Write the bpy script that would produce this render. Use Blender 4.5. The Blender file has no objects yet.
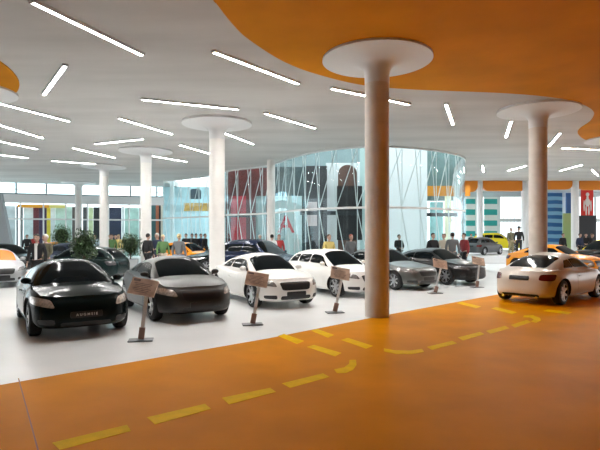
import bpy, bmesh, math, random
import numpy as np
from mathutils import Vector, Matrix
from mathutils.bvhtree import BVHTree
random.seed(7)
S = bpy.context.scene
COL = S.collection
PI = math.pi
EYE = 1.85          # camera height
CEIL = 5.9          # ceiling height
HOR = 235.0         # horizon row used when measuring the photograph
FP = 500.0          # focal length in pixels

def G(px, py, z=0.0):          # measured point on a level plane at height z
    d = (EYE - z) * FP / (py - HOR)
    return Vector(((px - 300.0) / FP * d, d, z))
def XD(px, d): return (px - 300.0) / FP * d
def ZD(py, d): return EYE + (HOR - py) * d / FP

# ------------------------------------------------------------------ materials
MATS = {}
def mat(name, col, rough=0.5, metal=0.0, coat=0.0, emit=None, estr=0.0, noise=0.0, nscale=6.0, bump=0.0, spec=0.5, stretch=None):
    if name in MATS: return MATS[name]
    m = bpy.data.materials.new(name); m.use_nodes = True
    nt = m.node_tree; b = nt.nodes['Principled BSDF']
    b.inputs['Base Color'].default_value = (*col, 1)
    b.inputs['Roughness'].default_value = rough
    b.inputs['Metallic'].default_value = metal
    b.inputs['Specular IOR Level'].default_value = spec
    b.inputs['Coat Weight'].default_value = coat
    b.inputs['Coat Roughness'].default_value = 0.04
    if emit:
        b.inputs['Emission Color'].default_value = (*emit, 1)
        b.inputs['Emission Strength'].default_value = estr
    if noise or bump:
        tc = nt.nodes.new('ShaderNodeTexCoord'); no = nt.nodes.new('ShaderNodeTexNoise')
        no.inputs['Scale'].default_value = nscale; no.inputs['Detail'].default_value = 5
        src = tc.outputs['Object']
        if stretch:
            mp = nt.nodes.new('ShaderNodeMapping'); mp.inputs['Scale'].default_value = stretch
            mp.inputs['Rotation'].default_value = (0, 0, 0.5)
            nt.links.new(src, mp.inputs['Vector']); src = mp.outputs['Vector']
        nt.links.new(src, no.inputs['Vector'])
        if noise:
            r = nt.nodes.new('ShaderNodeValToRGB')
            r.color_ramp.elements[0].position = 0.3; r.color_ramp.elements[1].position = 0.72
            r.color_ramp.elements[0].color = (*[c * (1 - noise) for c in col], 1)
            r.color_ramp.elements[1].color = (*[min(1, c * (1 + noise)) for c in col], 1)
            nt.links.new(no.outputs['Fac'], r.inputs['Fac']); nt.links.new(r.outputs['Color'], b.inputs['Base Color'])
        if bump:
            bp = nt.nodes.new('ShaderNodeBump'); bp.inputs['Strength'].default_value = bump
            nt.links.new(no.outputs['Fac'], bp.inputs['Height']); nt.links.new(bp.outputs['Normal'], b.inputs['Normal'])
    MATS[name] = m
    return m

def glass(name, tint, refl=0.12, rough=0.02):
    if name in MATS: return MATS[name]
    m = bpy.data.materials.new(name); m.use_nodes = True
    nt = m.node_tree; nt.nodes.clear()
    out = nt.nodes.new('ShaderNodeOutputMaterial'); mix = nt.nodes.new('ShaderNodeMixShader')
    tr = nt.nodes.new('ShaderNodeBsdfTransparent'); gl = nt.nodes.new('ShaderNodeBsdfGlossy')
    lw = nt.nodes.new('ShaderNodeLayerWeight'); lw.inputs['Blend'].default_value = .5
    fr = nt.nodes.new('ShaderNodeMath'); fr.operation = 'POWER'; fr.inputs[1].default_value = 4.0
    nt.links.new(lw.outputs['Facing'], fr.inputs[0])
    ad = nt.nodes.new('ShaderNodeMath'); ad.operation = 'ADD'; ad.inputs[1].default_value = refl
    tr.inputs['Color'].default_value = (*tint, 1); gl.inputs['Roughness'].default_value = rough
    gl.inputs['Color'].default_value = (.85, .95, 1, 1)
    nt.links.new(fr.outputs[0], ad.inputs[0]); nt.links.new(ad.outputs[0], mix.inputs[0])
    nt.links.new(tr.outputs[0], mix.inputs[1]); nt.links.new(gl.outputs[0], mix.inputs[2])
    nt.links.new(mix.outputs[0], out.inputs[0])
    MATS[name] = m
    return m

# ------------------------------------------------------------------ object helpers
def tag(o, label=None, cat=None, group=None, kind=None):
    if label: o['label'] = label
    if cat: o['category'] = cat
    if group: o['group'] = group
    if kind: o['kind'] = kind
    return o
def link(name, me, parent=None, loc=None):
    o = bpy.data.objects.new(name, me); COL.objects.link(o)
    if loc is not None: o.location = loc
    if parent: o.parent = parent
    return o
def empty(name, loc=(0, 0, 0), rz=0.0, label=None, cat=None, group=None):
    o = bpy.data.objects.new(name, None); COL.objects.link(o)
    o.location = loc; o.rotation_euler = (0, 0, rz); o.empty_display_size = 0.3
    return tag(o, label, cat, group)
def to_mesh(bm, name, m, smooth=None):
    me = bpy.data.meshes.new(name)
    bmesh.ops.recalc_face_normals(bm, faces=bm.faces[:])
    bm.to_mesh(me); bm.free()
    for mm in (m if isinstance(m, (list, tuple)) else [m]): me.materials.append(mm)
    if smooth is not None:
        for p in me.polygons: p.use_smooth = True
        me.set_sharp_from_angle(angle=math.radians(smooth))
    return me
def obj(name, bm, m, parent=None, smooth=None, loc=None):
    return link(name, to_mesh(bm, name, m, smooth), parent, loc)
def bx(bm, c, s, rz=0.0, mx=None):
    M = Matrix.Translation(c) @ Matrix.Rotation(rz, 4, 'Z') @ Matrix.Diagonal((*s, 1))
    if mx is not None: M = mx @ M
    return bmesh.ops.create_cube(bm, size=1.0, matrix=M)
def tube(bm, p, q, r, r2=None, seg=10, caps=True):
    p = Vector(p); q = Vector(q); d = q - p; L = d.length
    M = Matrix.Translation((p + q) / 2) @ d.to_track_quat('Z', 'Y').to_matrix().to_4x4()
    bmesh.ops.create_cone(bm, cap_ends=caps, segments=seg, radius1=r, radius2=r if r2 is None else r2, depth=L, matrix=M)
def lathe(bm, prof, seg=48, axis='Z', c=(0, 0, 0), caps=True):
    rings = []
    for r, h in prof:
        ring = []
        for i in range(seg):
            a = 2 * PI * i / seg
            v = (r * math.cos(a), r * math.sin(a), h) if axis == 'Z' else (r * math.cos(a), h, r * math.sin(a))
            ring.append(bm.verts.new((v[0] + c[0], v[1] + c[1], v[2] + c[2])))
        rings.append(ring)
    for a, b in zip(rings, rings[1:]):
        for i in range(seg):
            j = (i + 1) % seg
            bm.faces.new((a[i], a[j], b[j], b[i]))
    for ring in ((rings[0], rings[-1]) if caps else ()):
        try: bm.faces.new(ring)
        except ValueError: pass
def prism(bm, pts, z0, z1):
    lo = [bm.verts.new((p[0], p[1], z0)) for p in pts]; hi = [bm.verts.new((p[0], p[1], z1)) for p in pts]
    n = len(pts)
    bm.faces.new(lo); bm.faces.new(hi)
    for i in range(n): bm.faces.new((lo[i], lo[(i + 1) % n], hi[(i + 1) % n], hi[i]))
def ell(bm, c, r, seg=16, rings=10, mx=None):
    M = Matrix.Translation(c) @ Matrix.Diagonal((*r, 1))
    if mx is not None: M = mx @ M
    bmesh.ops.create_uvsphere(bm, u_segments=seg, v_segments=rings, radius=1.0, matrix=M)
def structure(name, bm, m, smooth=None):
    o = obj(name, bm, m, None, smooth); o['kind'] = 'structure'; return o
def pchip(pts):
    xs = [p[0] for p in pts]; ys = [p[1] for p in pts]; n = len(xs)
    d = [(ys[i + 1] - ys[i]) / (xs[i + 1] - xs[i]) for i in range(n - 1)]
    m = [d[0]] + [0 if d[i - 1] * d[i] <= 0 else 2 * d[i - 1] * d[i] / (d[i - 1] + d[i]) for i in range(1, n - 1)] + [d[-1]]
    def f(x):
        if x <= xs[0]: return ys[0]
        if x >= xs[-1]: return ys[-1]
        i = max(k for k in range(n - 1) if xs[k] <= x)
        h = xs[i + 1] - xs[i]; t = (x - xs[i]) / h
        return ((1 + 2 * t) * (1 - t) ** 2 * ys[i] + t * (1 - t) ** 2 * h * m[i] + t * t * (3 - 2 * t) * ys[i + 1] + t * t * (t - 1) * h * m[i + 1])
    return f
def text_mesh(s, size, ext, m, name='lettering', bold=0.0):
    cu = bpy.data.curves.new(name, 'FONT'); cu.body = s; cu.size = size; cu.extrude = ext
    cu.align_x = 'CENTER'; cu.align_y = 'CENTER'; cu.offset = bold
    o = bpy.data.objects.new(name, cu); COL.objects.link(o)
    bpy.context.view_layer.update()
    me = bpy.data.meshes.new_from_object(o.evaluated_get(bpy.context.evaluated_depsgraph_get()))
    bpy.data.objects.remove(o); me.materials.clear(); me.materials.append(m)
    return me

# ------------------------------------------------------------------ car parts
M_TYRE = mat('tyre_rubber', (.012, .012, .013), .75)
M_RIM = mat('alloy', (.62, .63, .65), .28, .9)
M_BLK = mat('black_plastic', (.008, .008, .009), .45)
M_GRL = mat('grille_black', (.006, .006, .007), .35)
M_CHR = mat('chrome', (.8, .8, .82), .12, 1.0)
M_CGL = mat('dark_car_glass', (.004, .006, .007), .10, 0, 0, spec=.10)
M_LAMP = mat('headlamp_lens', (.26, .25, .24), .10, .35, 1.0, noise=.45, nscale=22)
M_DLAMP = mat('smoked_headlamp_lens', (.16, .16, .17), .10, .5, 1.0, noise=.5, nscale=22)
M_RED = mat('tail_lamp_red', (.13, .014, .014), .2, 0, 1.0)
M_PLATE = mat('black_number_plate', (.01, .01, .011), .3)
M_PTXT = mat('plate_lettering', (.75, .72, .68), .5)
M_UNDER = mat('underbody', (.01, .01, .01), .8)
PAINT = mat('paint_placeholder', (.5, .5, .5))

def paint(name, col, metal=0.0, rough=.28, coat=.08, spec=.30): return mat('paint_' + name, col, rough, metal, coat, spec=spec)

TYPES = {
 'coupe': dict(W=1.78, wb=2.42, fo=.86, ro=.76, r=.33,
    top=[(0, .86), (.10, .95), (.25, .94), (.50, .88), (.66, .91), (.80, .87), (.92, .80), (1, .71)],
    roof=[(.085, .94), (.17, 1.08), (.28, 1.23), (.40, 1.31), (.49, 1.345), (.56, 1.32), (.63, 1.18), (.745, .86)],
    wind=(.585, .735), rear=(.11, .33), side=(.25, .715), split=[.40], n=(4.3, 4.6), tum=.42, doors=[(.40, .665)]),
 'sedan': dict(W=1.80, wb=2.62, fo=.86, ro=.98, r=.325,
    top=[(0, .86), (.08, .96), (.22, .95), (.50, .92), (.68, .94), (.82, .87), (.93, .82), (1, .73)],
    roof=[(.155, .93), (.22, 1.13), (.30, 1.33), (.40, 1.415), (.50, 1.43), (.565, 1.39), (.63, 1.23), (.735, .90)],
    wind=(.58, .725), rear=(.17, .32), side=(.21, .71), split=[.315, .465], n=(4.2, 5.0), tum=.36, doors=[(.30, .46), (.465, .665)]),
 'hatch': dict(W=1.77, wb=2.55, fo=.84, ro=.72, r=.325,
    top=[(0, .88), (.06, .96), (.22, .95), (.50, .92), (.66, .94), (.81, .87), (.93, .82), (1, .73)],
    roof=[(.03, .93), (.08, 1.18), (.14, 1.34), (.30, 1.42), (.45, 1.44), (.545, 1.40), (.61, 1.24), (.72, .90)],
    wind=(.56, .71), rear=(.04, .13), side=(.10, .695), split=[.26, .43], n=(4.2, 5.2), tum=.34, doors=[(.25, .425), (.43, .65)]),
 'suv': dict(W=1.88, wb=2.75, fo=.86, ro=.88, r=.37,
    top=[(0, .98), (.05, 1.08), (.25, 1.06), (.50, 1.04), (.70, 1.05), (.84, .99), (.94, .88), (1, .76)],
    roof=[(.02, 1.05), (.06, 1.38), (.12, 1.56), (.28, 1.66), (.45, 1.68), (.55, 1.62), (.62, 1.44), (.73, 1.02)],
    wind=(.57, .72), rear=(.035, .11), side=(.08, .705), split=[.25, .43], n=(4.5, 5.5), tum=.30, doors=[(.24, .425), (.43, .655)]),
}
CACHE = {}

def superell(a, b, c, n):
    m = max(abs(a), abs(b), abs(c)); r = (abs(a) ** n + abs(b) ** n + abs(c) ** n) ** (1 / n)
    return m / r if r > 0 else 1

def body_bmesh(T):
    L = T['wb'] + T['fo'] + T['ro']; x0 = -(T['wb'] / 2 + T['ro']); W = T['W']
    top = pchip(T['top']); zlo = .17 if T['r'] < .36 else .24
    nx, ny, nz = 44, 16, 12
    bm = bmesh.new(); vs = {}
    def V(i, j, k):
        if (i, j, k) in vs: return vs[(i, j, k)]
        a, b, c = 2 * i / nx - 1, 2 * j / ny - 1, 2 * k / nz - 1
        a = math.copysign(abs(a) ** .8, a) if a else 0
        c = math.sin(c * PI / 2 * .92) / math.sin(PI / 2 * .92)
        b = math.sin(b * PI / 2 * .8) / math.sin(PI / 2 * .8)
        n = T['n'][0] if a > 0 else T['n'][1]
        s = superell(a, b, c * .78, n)
        A, B, Cc = a * s, b * s, c * (1 + (superell(a, b, c, 6) - 1) * .9)
        t = (A + 1) / 2; x = x0 + L * t; h = (Cc + 1) / 2
        z = zlo + h * (top(t) - zlo)
        y = B * W / 2
        y *= 1 - .13 * max(0, h - .55) ** 1.5 * 1.6 - .05 * max(0, .35 - h)
        for wx in (-T['wb'] / 2, T['wb'] / 2):
            y += math.copysign(1, B) * .028 * math.exp(-((x - wx) / .38) ** 2) * (abs(B) ** 6) * (1 if h < .75 else .3)
        # crown of bonnet and boot lid
        if k == nz: z += .035 * (1 - B * B) * (1 if t > .6 or t < .2 else .2)
        # raked nose: the bumper stands forward of the bonnet edge
        if a > .8: x -= .05 * max(0, h - .5) * (a - .8) * 5
        vs[(i, j, k)] = bm.verts.new((x, y, z))
        return vs[(i, j, k)]
    for i in range(nx):
        for j in range(ny):
            for k in (0, nz): bm.faces.new((V(i, j, k), V(i + 1, j, k), V(i + 1, j + 1, k), V(i, j + 1, k)))
        for k in range(nz):
            for j in (0, ny): bm.faces.new((V(i, j, k), V(i + 1, j, k), V(i + 1, j, k + 1), V(i, j, k + 1)))
    for j in range(ny):
        for k in range(nz):
            for i in (0, nx): bm.faces.new((V(i, j, k), V(i, j + 1, k), V(i, j + 1, k + 1), V(i, j, k + 1)))
    bmesh.ops.recalc_face_normals(bm, faces=bm.faces[:])
    return bm

def cut_arches(bm, T):
    me = bpy.data.meshes.new('b'); bm.to_mesh(me)
    me.materials.append(PAINT); me.materials.append(M_UNDER)
    o = bpy.data.objects.new('b', me); COL.objects.link(o)
    cb = bmesh.new()
    for sx in (-1, 1):
        for sy in (-1, 1):
            y0 = sy * (T['W'] / 2 - .30); y1 = sy * (T['W'] / 2 + .2)
            tube(cb, (sx * T['wb'] / 2, y0, T['r']), (sx * T['wb'] / 2, y1, T['r']), T['r'] + .045, seg=36)
    cm = bpy.data.meshes.new('c'); cb.to_mesh(cm); cb.free()
    cm.materials.append(PAINT); cm.materials.append(M_UNDER)
    for p in cm.polygons: p.material_index = 1
    c = bpy.data.objects.new('c', cm); COL.objects.link(c)
    md = o.modifiers.new('x', 'BOOLEAN'); md.object = c; md.operation = 'DIFFERENCE'; md.solver = 'EXACT'
    bpy.context.view_layer.update()
    r = bpy.data.meshes.new_from_object(o.evaluated_get(bpy.context.evaluated_depsgraph_get()))
    bpy.data.objects.remove(o); bpy.data.objects.remove(c)
    for p in r.polygons: p.use_smooth = True
    r.set_sharp_from_angle(angle=math.radians(38))
    return r

def cabin_fn(T):
    L = T['wb'] + T['fo'] + T['ro']; x0 = -(T['wb'] / 2 + T['ro'])
    top = pchip(T['top']); roof = pchip(T['roof'])
    t0, t1 = T['roof'][0][0], T['roof'][-1][0]
    def f(t, th, off=0.0):
        zb = top(t) - .085; zc = roof(t); h = max(.0, zc - zb)
        wb = T['W'] / 2 - .075
        wb *= (1 - .30 * max(0, (.42 - t) / .42) ** 2.2) if T['ro'] < .8 and T['W'] < 1.785 else (1 - .12 * max(0, (.3 - t) / .3) ** 2)
        wb *= 1 - .10 * max(0, (t - .60) / .15) ** 2
        n = 3.3
        cs, sn = max(0, math.cos(th)), max(0, math.sin(th))
        y0, z0 = cs ** (2 / n), sn ** (2 / n)
        y = (wb - T['tum'] * h * z0) * y0; z = zb + h * z0
        return Vector((x0 + L * t, y, z))
    def g(t, th, off=0.0):
        p = f(t, th)
        if off:
            e = 1e-3
            du = f(min(t1, t + e), th) - f(max(t0, t - e), th); dv = f(t, min(PI / 2, th + e)) - f(t, max(0.001, th - e))
            nrm = dv.cross(du)
            if nrm.length > 1e-12:
                nrm.normalize()
                if nrm.z * 1 + nrm.y * .5 < 0: nrm = -nrm
                p = p + nrm * off
        return p
    return g, t0, t1

def grid_mesh(fn, nu, nv, thick=0.0, back=None):
    bm = bmesh.new(); g = [[bm.verts.new(fn(i / nu, j / nv)) for j in range(nv + 1)] for i in range(nu + 1)]
    for i in range(nu):
        for j in range(nv): bm.faces.new((g[i][j], g[i + 1][j], g[i + 1][j + 1], g[i][j + 1]))
    if back:
        b = {}
        ring = [(i, 0) for i in range(nu)] + [(nu, j) for j in range(nv)] + [(i, nv) for i in range(nu, 0, -1)] + [(0, j) for j in range(nv, 0, -1)]
        for (i, j) in ring: b[(i, j)] = bm.verts.new(back(i / nu, j / nv))
        for q in range(len(ring)):
            A, B = ring[q], ring[(q + 1) % len(ring)]
            bm.faces.new((g[A[0]][A[1]], g[B[0]][B[1]], b[B], b[A]))
    return bm

def sq2round(u, v, k):
    a, b = 2 * u - 1, 2 * v - 1
    n = k; m = max(abs(a), abs(b)); r = (abs(a) ** n + abs(b) ** n) ** (1 / n)
    s = m / r if r > 0 else 1
    return (a * s + 1) / 2, (b * s + 1) / 2

def project(bvh, quad, direction, off=.006, nu=12, nv=6, k=8.0):
    """patch laid on the body: quad = four 2-D corners; direction 'F','R' (y,z) or 'L','S' (x,z)"""
    def pos(u, v, o):
        uu, vv = sq2round(u, v, k)
        q = [Vector(p) for p in quad]
        p = (q[0] * (1 - uu) + q[1] * uu) * (1 - vv) + (q[3] * (1 - uu) + q[2] * uu) * vv
        if direction == 'F': og, dr = Vector((5, p.x, p.y)), Vector((-1, 0, 0))
        elif direction == 'R': og, dr = Vector((-5, p.x, p.y)), Vector((1, 0, 0))
        elif direction == 'L': og, dr = Vector((p.x, 5, p.y)), Vector((0, -1, 0))
        elif direction == 'T': og, dr = Vector((p.x, p.y, 5)), Vector((0, 0, -1))
        else: og, dr = Vector((p.x, -5, p.y)), Vector((0, 1, 0))
        h, n, _, _ = bvh.ray_cast(og, dr)
        if h is None: return None
        if n.dot(dr) > 0: n = -n
        return h + n * o
    pts = {}
    last = None
    for i in range(nu + 1):
        for j in range(nv + 1):
            p = pos(i / nu, j / nv, off); q = pos(i / nu, j / nv, -.03)
            pts[(i, j)] = (p, q)
    good = [v for v in pts.values() if v[0]]
    if not good: return None
    for kk, v in pts.items():
        if v[0] is None:
            cand = [(abs(kk[0] - a) + abs(kk[1] - b), w) for (a, b), w in pts.items() if w[0]]
            pts[kk] = min(cand, key=lambda c: c[0])[1]
    return grid_mesh(lambda u, v: pts[(round(u * nu), round(v * nv))][0], nu, nv,
                     back=lambda u, v: pts[(round(u * nu), round(v * nv))][1])

def wheel_meshes(r):
    bm = bmesh.new(); w = .105
    lathe(bm, [(r * .66, -w), (r * .86, -w * 1.02), (r * .96, -w * .88), (r, -w * .6), (r, w * .6), (r * .96, w * .88), (r * .86, w * 1.02), (r * .66, w), (r * .62, w * .2), (r * .62, -w * .2), (r * .66, -w)], 32, 'Y', caps=False)
    ty = to_mesh(bm, 'tyre', M_TYRE, 40)
    bm = bmesh.new()   # rim faces +y
    lathe(bm, [(r * .655, w * .98), (r * .70, w * 1.02), (r * .68, w * .82), (r * .62, w * .35), (r * .64, -w * .8), (r * .66, -w * .9)], 32, 'Y', caps=False)
    for i in range(7):
        a = 2 * PI * i / 7
        M = Matrix.Rotation(a, 4, 'Y')
        v = []
        for (rr, hw, yy) in ((r * .12, .030, w * .80), (r * .66, .024, w * .92)):
            for sx in (-1, 1):
                for dy in (-.03, 0): v.append(bm.verts.new(M @ Vector((rr, yy + dy, sx * hw))))
        for f in ((0, 1, 3, 2), (4, 5, 7, 6), (0, 1, 5, 4), (2, 3, 7, 6), (1, 3, 7, 5), (0, 2, 6, 4)): bm.faces.new([v[q] for q in f])
    tube(bm, (0, w * .4, 0), (0, w * .92, 0), r * .19, seg=16)
    rim = to_mesh(bm, 'rim', M_RIM, 35)
    bm = bmesh.new(); tube(bm, (0, -w * .5, 0), (0, w * .10, 0), r * .60, seg=28)
    disc = to_mesh(bm, 'brake_disc', mat('brake_dark', (.03, .03, .033), .5, .5), 35)
    return ty, rim, disc

def make_type(kind, grille=True, spoiler=False):
    key = (kind, grille, spoiler)
    if key in CACHE: return CACHE[key]
    T = TYPES[kind]; L = T['wb'] + T['fo'] + T['ro']; x0 = -(T['wb'] / 2 + T['ro']); W = T['W']
    parts = []  # (name, mesh, parent index, offset, rotz)
    def add(name, me, par=None, loc=(0, 0, 0), rz=0.0):
        if me is not None: parts.append((name, me, par, loc, rz)); return len(parts) - 1
    bm = body_bmesh(T); bvh = BVHTree.FromBMesh(bm)
    top = pchip(T['top'])
    ib = add('body', cut_arches(bm, T)); bm.free()
    g, t0, t1 = cabin_fn(T)
    # roof shell with pillars
    def cab(u, v):
        t = t0 + (t1 - t0) * u; th = PI * v
        if th <= PI / 2: return g(t, th)
        p = g(t, PI - th); return Vector((p.x, -p.y, p.z))
    add('cabin_shell', to_mesh(grid_mesh(cab, 56, 40), 'cabin_shell', PAINT, 50))
    def patch(ta, tb, tha, thb, nu=14, nv=10, off=.007, mir=False, m=M_CGL, name='w', slant0=0.0, slant1=0.0, k=9.0):
        def at(u, v, o):
            uu, vv = sq2round(u, v, k)
            th = tha + (thb - tha) * vv
            lean = (th - tha) / (thb - tha)
            ta2, tb2 = ta + slant0 * lean, tb + slant1 * lean
            t = ta2 + (tb2 - ta2) * uu
            if th <= PI / 2: p = g(t, th, o); sgn = 1
            else: p = g(t, PI - th, o); p = Vector((p.x, -p.y, p.z))
            if mir: p = Vector((p.x, -p.y, p.z))
            return p
        return to_mesh(grid_mesh(lambda u, v: at(u, v, off), nu, nv, back=lambda u, v: at(u, v, -.02)), name, m, 50)
    D = math.radians
    add('windscreen', patch(T['wind'][0], T['wind'][1], D(45), D(135), 14, 24, name='windscreen', k=14))
    add('rear_window', patch(T['rear'][0], T['rear'][1], D(48), D(132), 14, 24, name='rear_window'))
    sp = [T['side'][0]] + T['split'] + [T['side'][1]]
    for mir in (False, True):
        for a, b in zip(sp, sp[1:]):
            first, lastp = a == sp[0], b == sp[-1]
            add('side_window', patch(a + (0 if first else .006), b - (0 if lastp else .006), D(7), D(35), 16, 8, mir=mir, name='side_window',
                                     slant0=.075 if first else 0.0, slant1=-.115 if lastp else 0.0))
    # lamps, grille, plates
    nz = T['top'][-1][1]; hz = nz - .02
    for s in (1, -1):
        quad = [(s * .50, hz - .13), (s * (W / 2 - .045), hz - .07), (s * (W / 2 - .06), hz + .06), (s * .56, hz + .01)]
        i = add('headlight', to_mesh(project(bvh, quad, 'F', .010, 12, 6, 5), 'headlight', M_LAMP if kind == 'coupe' or 1 else M_DLAMP, 50))
        add('front_intake', to_mesh(project(bvh, [(s * .50, .27), (s * .74, .28), (s * .76, .36), (s * .52, .37)], 'F', .006, 8, 4, 7), 'front_intake', M_GRL, 50))
        tz = T['top'][0][1]
        quad = [(s * .50, tz - .20), (s * (W / 2 - .10), tz - .22), (s * (W / 2 - .09), tz - .04), (s * .52, tz - .05)]
        add('tail_light', to_mesh(project(bvh, quad, 'R', .008, 10, 5, 5), 'tail_light', M_RED, 50))
    if grille:
        gi = add('grille', to_mesh(project(bvh, [(-.38, hz - .21), (.38, hz - .21), (.44, hz - .015), (-.44, hz - .015)], 'F', .006, 16, 8, 8), 'grille', M_GRL, 50))
        gf = bmesh.new()
        for zz in (-.01,):
            pass
        add('lower_intake', to_mesh(project(bvh, [(-.42, .25), (.42, .25), (.42, .345), (-.42, .345)], 'F', .006, 14, 3, 12), 'lower_intake', M_GRL, 50))
        pz = hz - .30
    else:
        add('lower_intake', to_mesh(project(bvh, [(-.42, .24), (.42, .24), (.42, .31), (-.42, .31)], 'F', .006, 14, 3, 12), 'lower_intake', M_GRL, 50))
        pz = .44
    add('number_plate', to_mesh(project(bvh, [(-.27, pz - .055), (.27, pz - .055), (.27, pz + .055), (-.27, pz + .055)], 'F', .016, 10, 3, 20), 'number_plate', M_PLATE, 50))
    tz = T['top'][0][1]
    add('rear_number_plate', to_mesh(project(bvh, [(-.27, tz - .21), (.27, tz - .21), (.27, tz - .10), (-.27, tz - .10)], 'R', .014, 10, 3, 20), 'rear_number_plate', M_PLATE, 50))
    add('rear_bumper_insert', to_mesh(project(bvh, [(-.5, .22), (.5, .22), (.5, .29), (-.5, .29)], 'R', .006, 10, 3, 12), 'rear_bumper_insert', M_BLK, 50))
    # doors, handles, mirrors, sills
    for s, dr in ((1, 'L'), (-1, 'S')):
        for (a, b) in T['doors']:
            xa, xb = x0 + L * a, x0 + L * b
            xa = max(xa, -T['wb'] / 2 + T['r'] + .06) if a < .3 else xa
            zt = top((a + b) / 2) - .10
            di = add('door', to_mesh(project(bvh, [(xa, .31), (xb, .31), (xb, zt), (xa, zt)], dr, .005, 12, 8, 14), 'door', PAINT, 30))
            hb = bmesh.new(); h, n, _, _ = bvh.ray_cast(Vector((xa + .16, 5 * s, zt - .06)), Vector((0, -s, 0)))
            yy = h.y if h else s * W / 2
            bx(hb, (xa + .16, yy + s * .022, zt - .06), (.16, .03, .028)); bmesh.ops.bevel(hb, geom=hb.edges[:], offset=.008, segments=2, affect='EDGES')
            add('door_handle', to_mesh(hb, 'door_handle', PAINT, 40), di)
        mb = bmesh.new(); tm = T['side'][1] - .055
        p = g(tm, D(8)); my = s * (p.y + .085)
        ell(mb, (p.x - .01, my, p.z + .06), (.055, .095, .062), 14, 10)
        tube(mb, (p.x, s * (p.y - .02), p.z - .0), (p.x, my, p.z + .03), .02, seg=8)
        add('wing_mirror', to_mesh(mb, 'wing_mirror', PAINT, 60))
        sb = project(bvh, [(-T['wb'] / 2 + T['r'] + .07, .20), (T['wb'] / 2 - T['r'] - .07, .20), (T['wb'] / 2 - T['r'] - .07, .255), (-T['wb'] / 2 + T['r'] + .07, .255)], dr, .012, 12, 2, 20)
        add('sill', to_mesh(sb, 'sill', PAINT, 40))
    if spoiler:
        def spf(u, v):
            y = (u * 2 - 1) * .58; xx = x0 + .30 - .10 * v + .10 * abs(u * 2 - 1) ** 2
            h, n, _, _ = bvh.ray_cast(Vector((xx, y, 5)), Vector((0, 0, -1)))
            return Vector((xx, y, h.z + .012 + .045 * v))
        def spb(u, v):
            p = spf(u, v); return Vector((p.x, p.y, p.z - .05))
        add('spoiler', to_mesh(grid_mesh(spf, 14, 3, back=spb), 'spoiler', PAINT, 40))
    for s in ((1, -1) if kind == 'coupe' else (1,)):
        eb = bmesh.new(); tube(eb, (x0 + .02, s * .45, .21), (x0 + .30, s * .45, .22), .035, seg=14)
        add('exhaust_pipe', to_mesh(eb, 'exhaust_pipe', M_CHR, 40))
    ty, rim, disc = wheel_meshes(T['r'])
    for sx in (1, -1):
        for sy in (1, -1):
            w = add('wheel', ty, None, (sx * T['wb'] / 2, sy * (W / 2 - .135), T['r']), 0 if sy > 0 else PI)
            add('rim', rim, w); add('brake_disc', disc, w)
    CACHE[key] = (T, parts, bvh)
    return CACHE[key]

def car(name, kind, paintm, loc, head, label, cat='car', scale=1.0, grille=True, spoiler=False, lamps=None, plate_text=None, group=None, extra=None, z=0.0, glassm=None):
    T, parts, bvh = make_type(kind, grille, spoiler)
    root = empty(name, (loc[0], loc[1], z), math.atan2(head[1], head[0]), label, cat, group or 'cars on show')
    root.scale = (scale,) * 3
    objs = []
    for (n, me, par, off, rz) in parts:
        if me.materials[0] == PAINT or (lamps and n == 'headlight') or (glassm and 'wind' in n) or (extra and n in extra):
            me = me.copy()
            if n == 'headlight': me.materials[0] = lamps
            elif extra and n in extra: me.materials[0] = extra[n]
            elif me.materials[0] == PAINT: me.materials[0] = paintm
            else: me.materials[0] = glassm
        o = link(n, me, root if par is None else objs[par]); o.location = off; o.rotation_euler = (0, 0, rz)
        objs.append(o)
        if plate_text and n in ('number_plate',):
            tm = text_mesh(plate_text, .062, .003, M_PTXT, bold=.0008)
            xs = max(v.co.x for v in me.vertices); zz = sum(v.co.z for v in me.vertices) / len(me.vertices)
            t = link('plate_lettering', tm, o); t.location = (xs + .004, 0, zz); t.rotation_euler = (PI / 2, 0, PI / 2)
    return root

# ================================================================== CAMERA, LIGHT
cam = bpy.data.cameras.new('camera'); co = bpy.data.objects.new('camera', cam); COL.objects.link(co)
co.location = (0, 0, EYE); co.rotation_euler = (PI / 2, 0, 0)
cam.sensor_width = 36; cam.lens = 36 * FP / 600; cam.shift_y = (HOR - 225) / 600; cam.clip_end = 400
S.camera = co
S.view_settings.view_transform = 'Standard'; S.view_settings.look = 'None'
S.view_settings.gamma = 1; S.view_settings.use_curve_mapping = False
S.view_settings.exposure = 1.52
w = bpy.data.worlds.new('sky'); S.world = w; w.use_nodes = True
nt = w.node_tree; bg = nt.nodes['Background']
tc = nt.nodes.new('ShaderNodeTexCoord'); dt = nt.nodes.new('ShaderNodeVectorMath'); dt.operation = 'DOT_PRODUCT'
dt.inputs[1].default_value = Vector((-.45, .89, .1)).normalized()
rp = nt.nodes.new('ShaderNodeValToRGB')
rp.color_ramp.elements[0].position = .0; rp.color_ramp.elements[0].color = (.46, .46, .45, 1)
rp.color_ramp.elements[1].position = 1.0; rp.color_ramp.elements[1].color = (.92, .97, 1.0, 1)
mr = nt.nodes.new('ShaderNodeMapRange'); mr.inputs[1].default_value = -1; mr.inputs[2].default_value = 1
nt.links.new(tc.outputs['Generated'], dt.inputs[0]); nt.links.new(dt.outputs['Value'], mr.inputs[0])
nt.links.new(mr.outputs[0], rp.inputs[0]); nt.links.new(rp.outputs[0], bg.inputs['Color'])
bg.inputs['Strength'].default_value = 1.25

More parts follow.
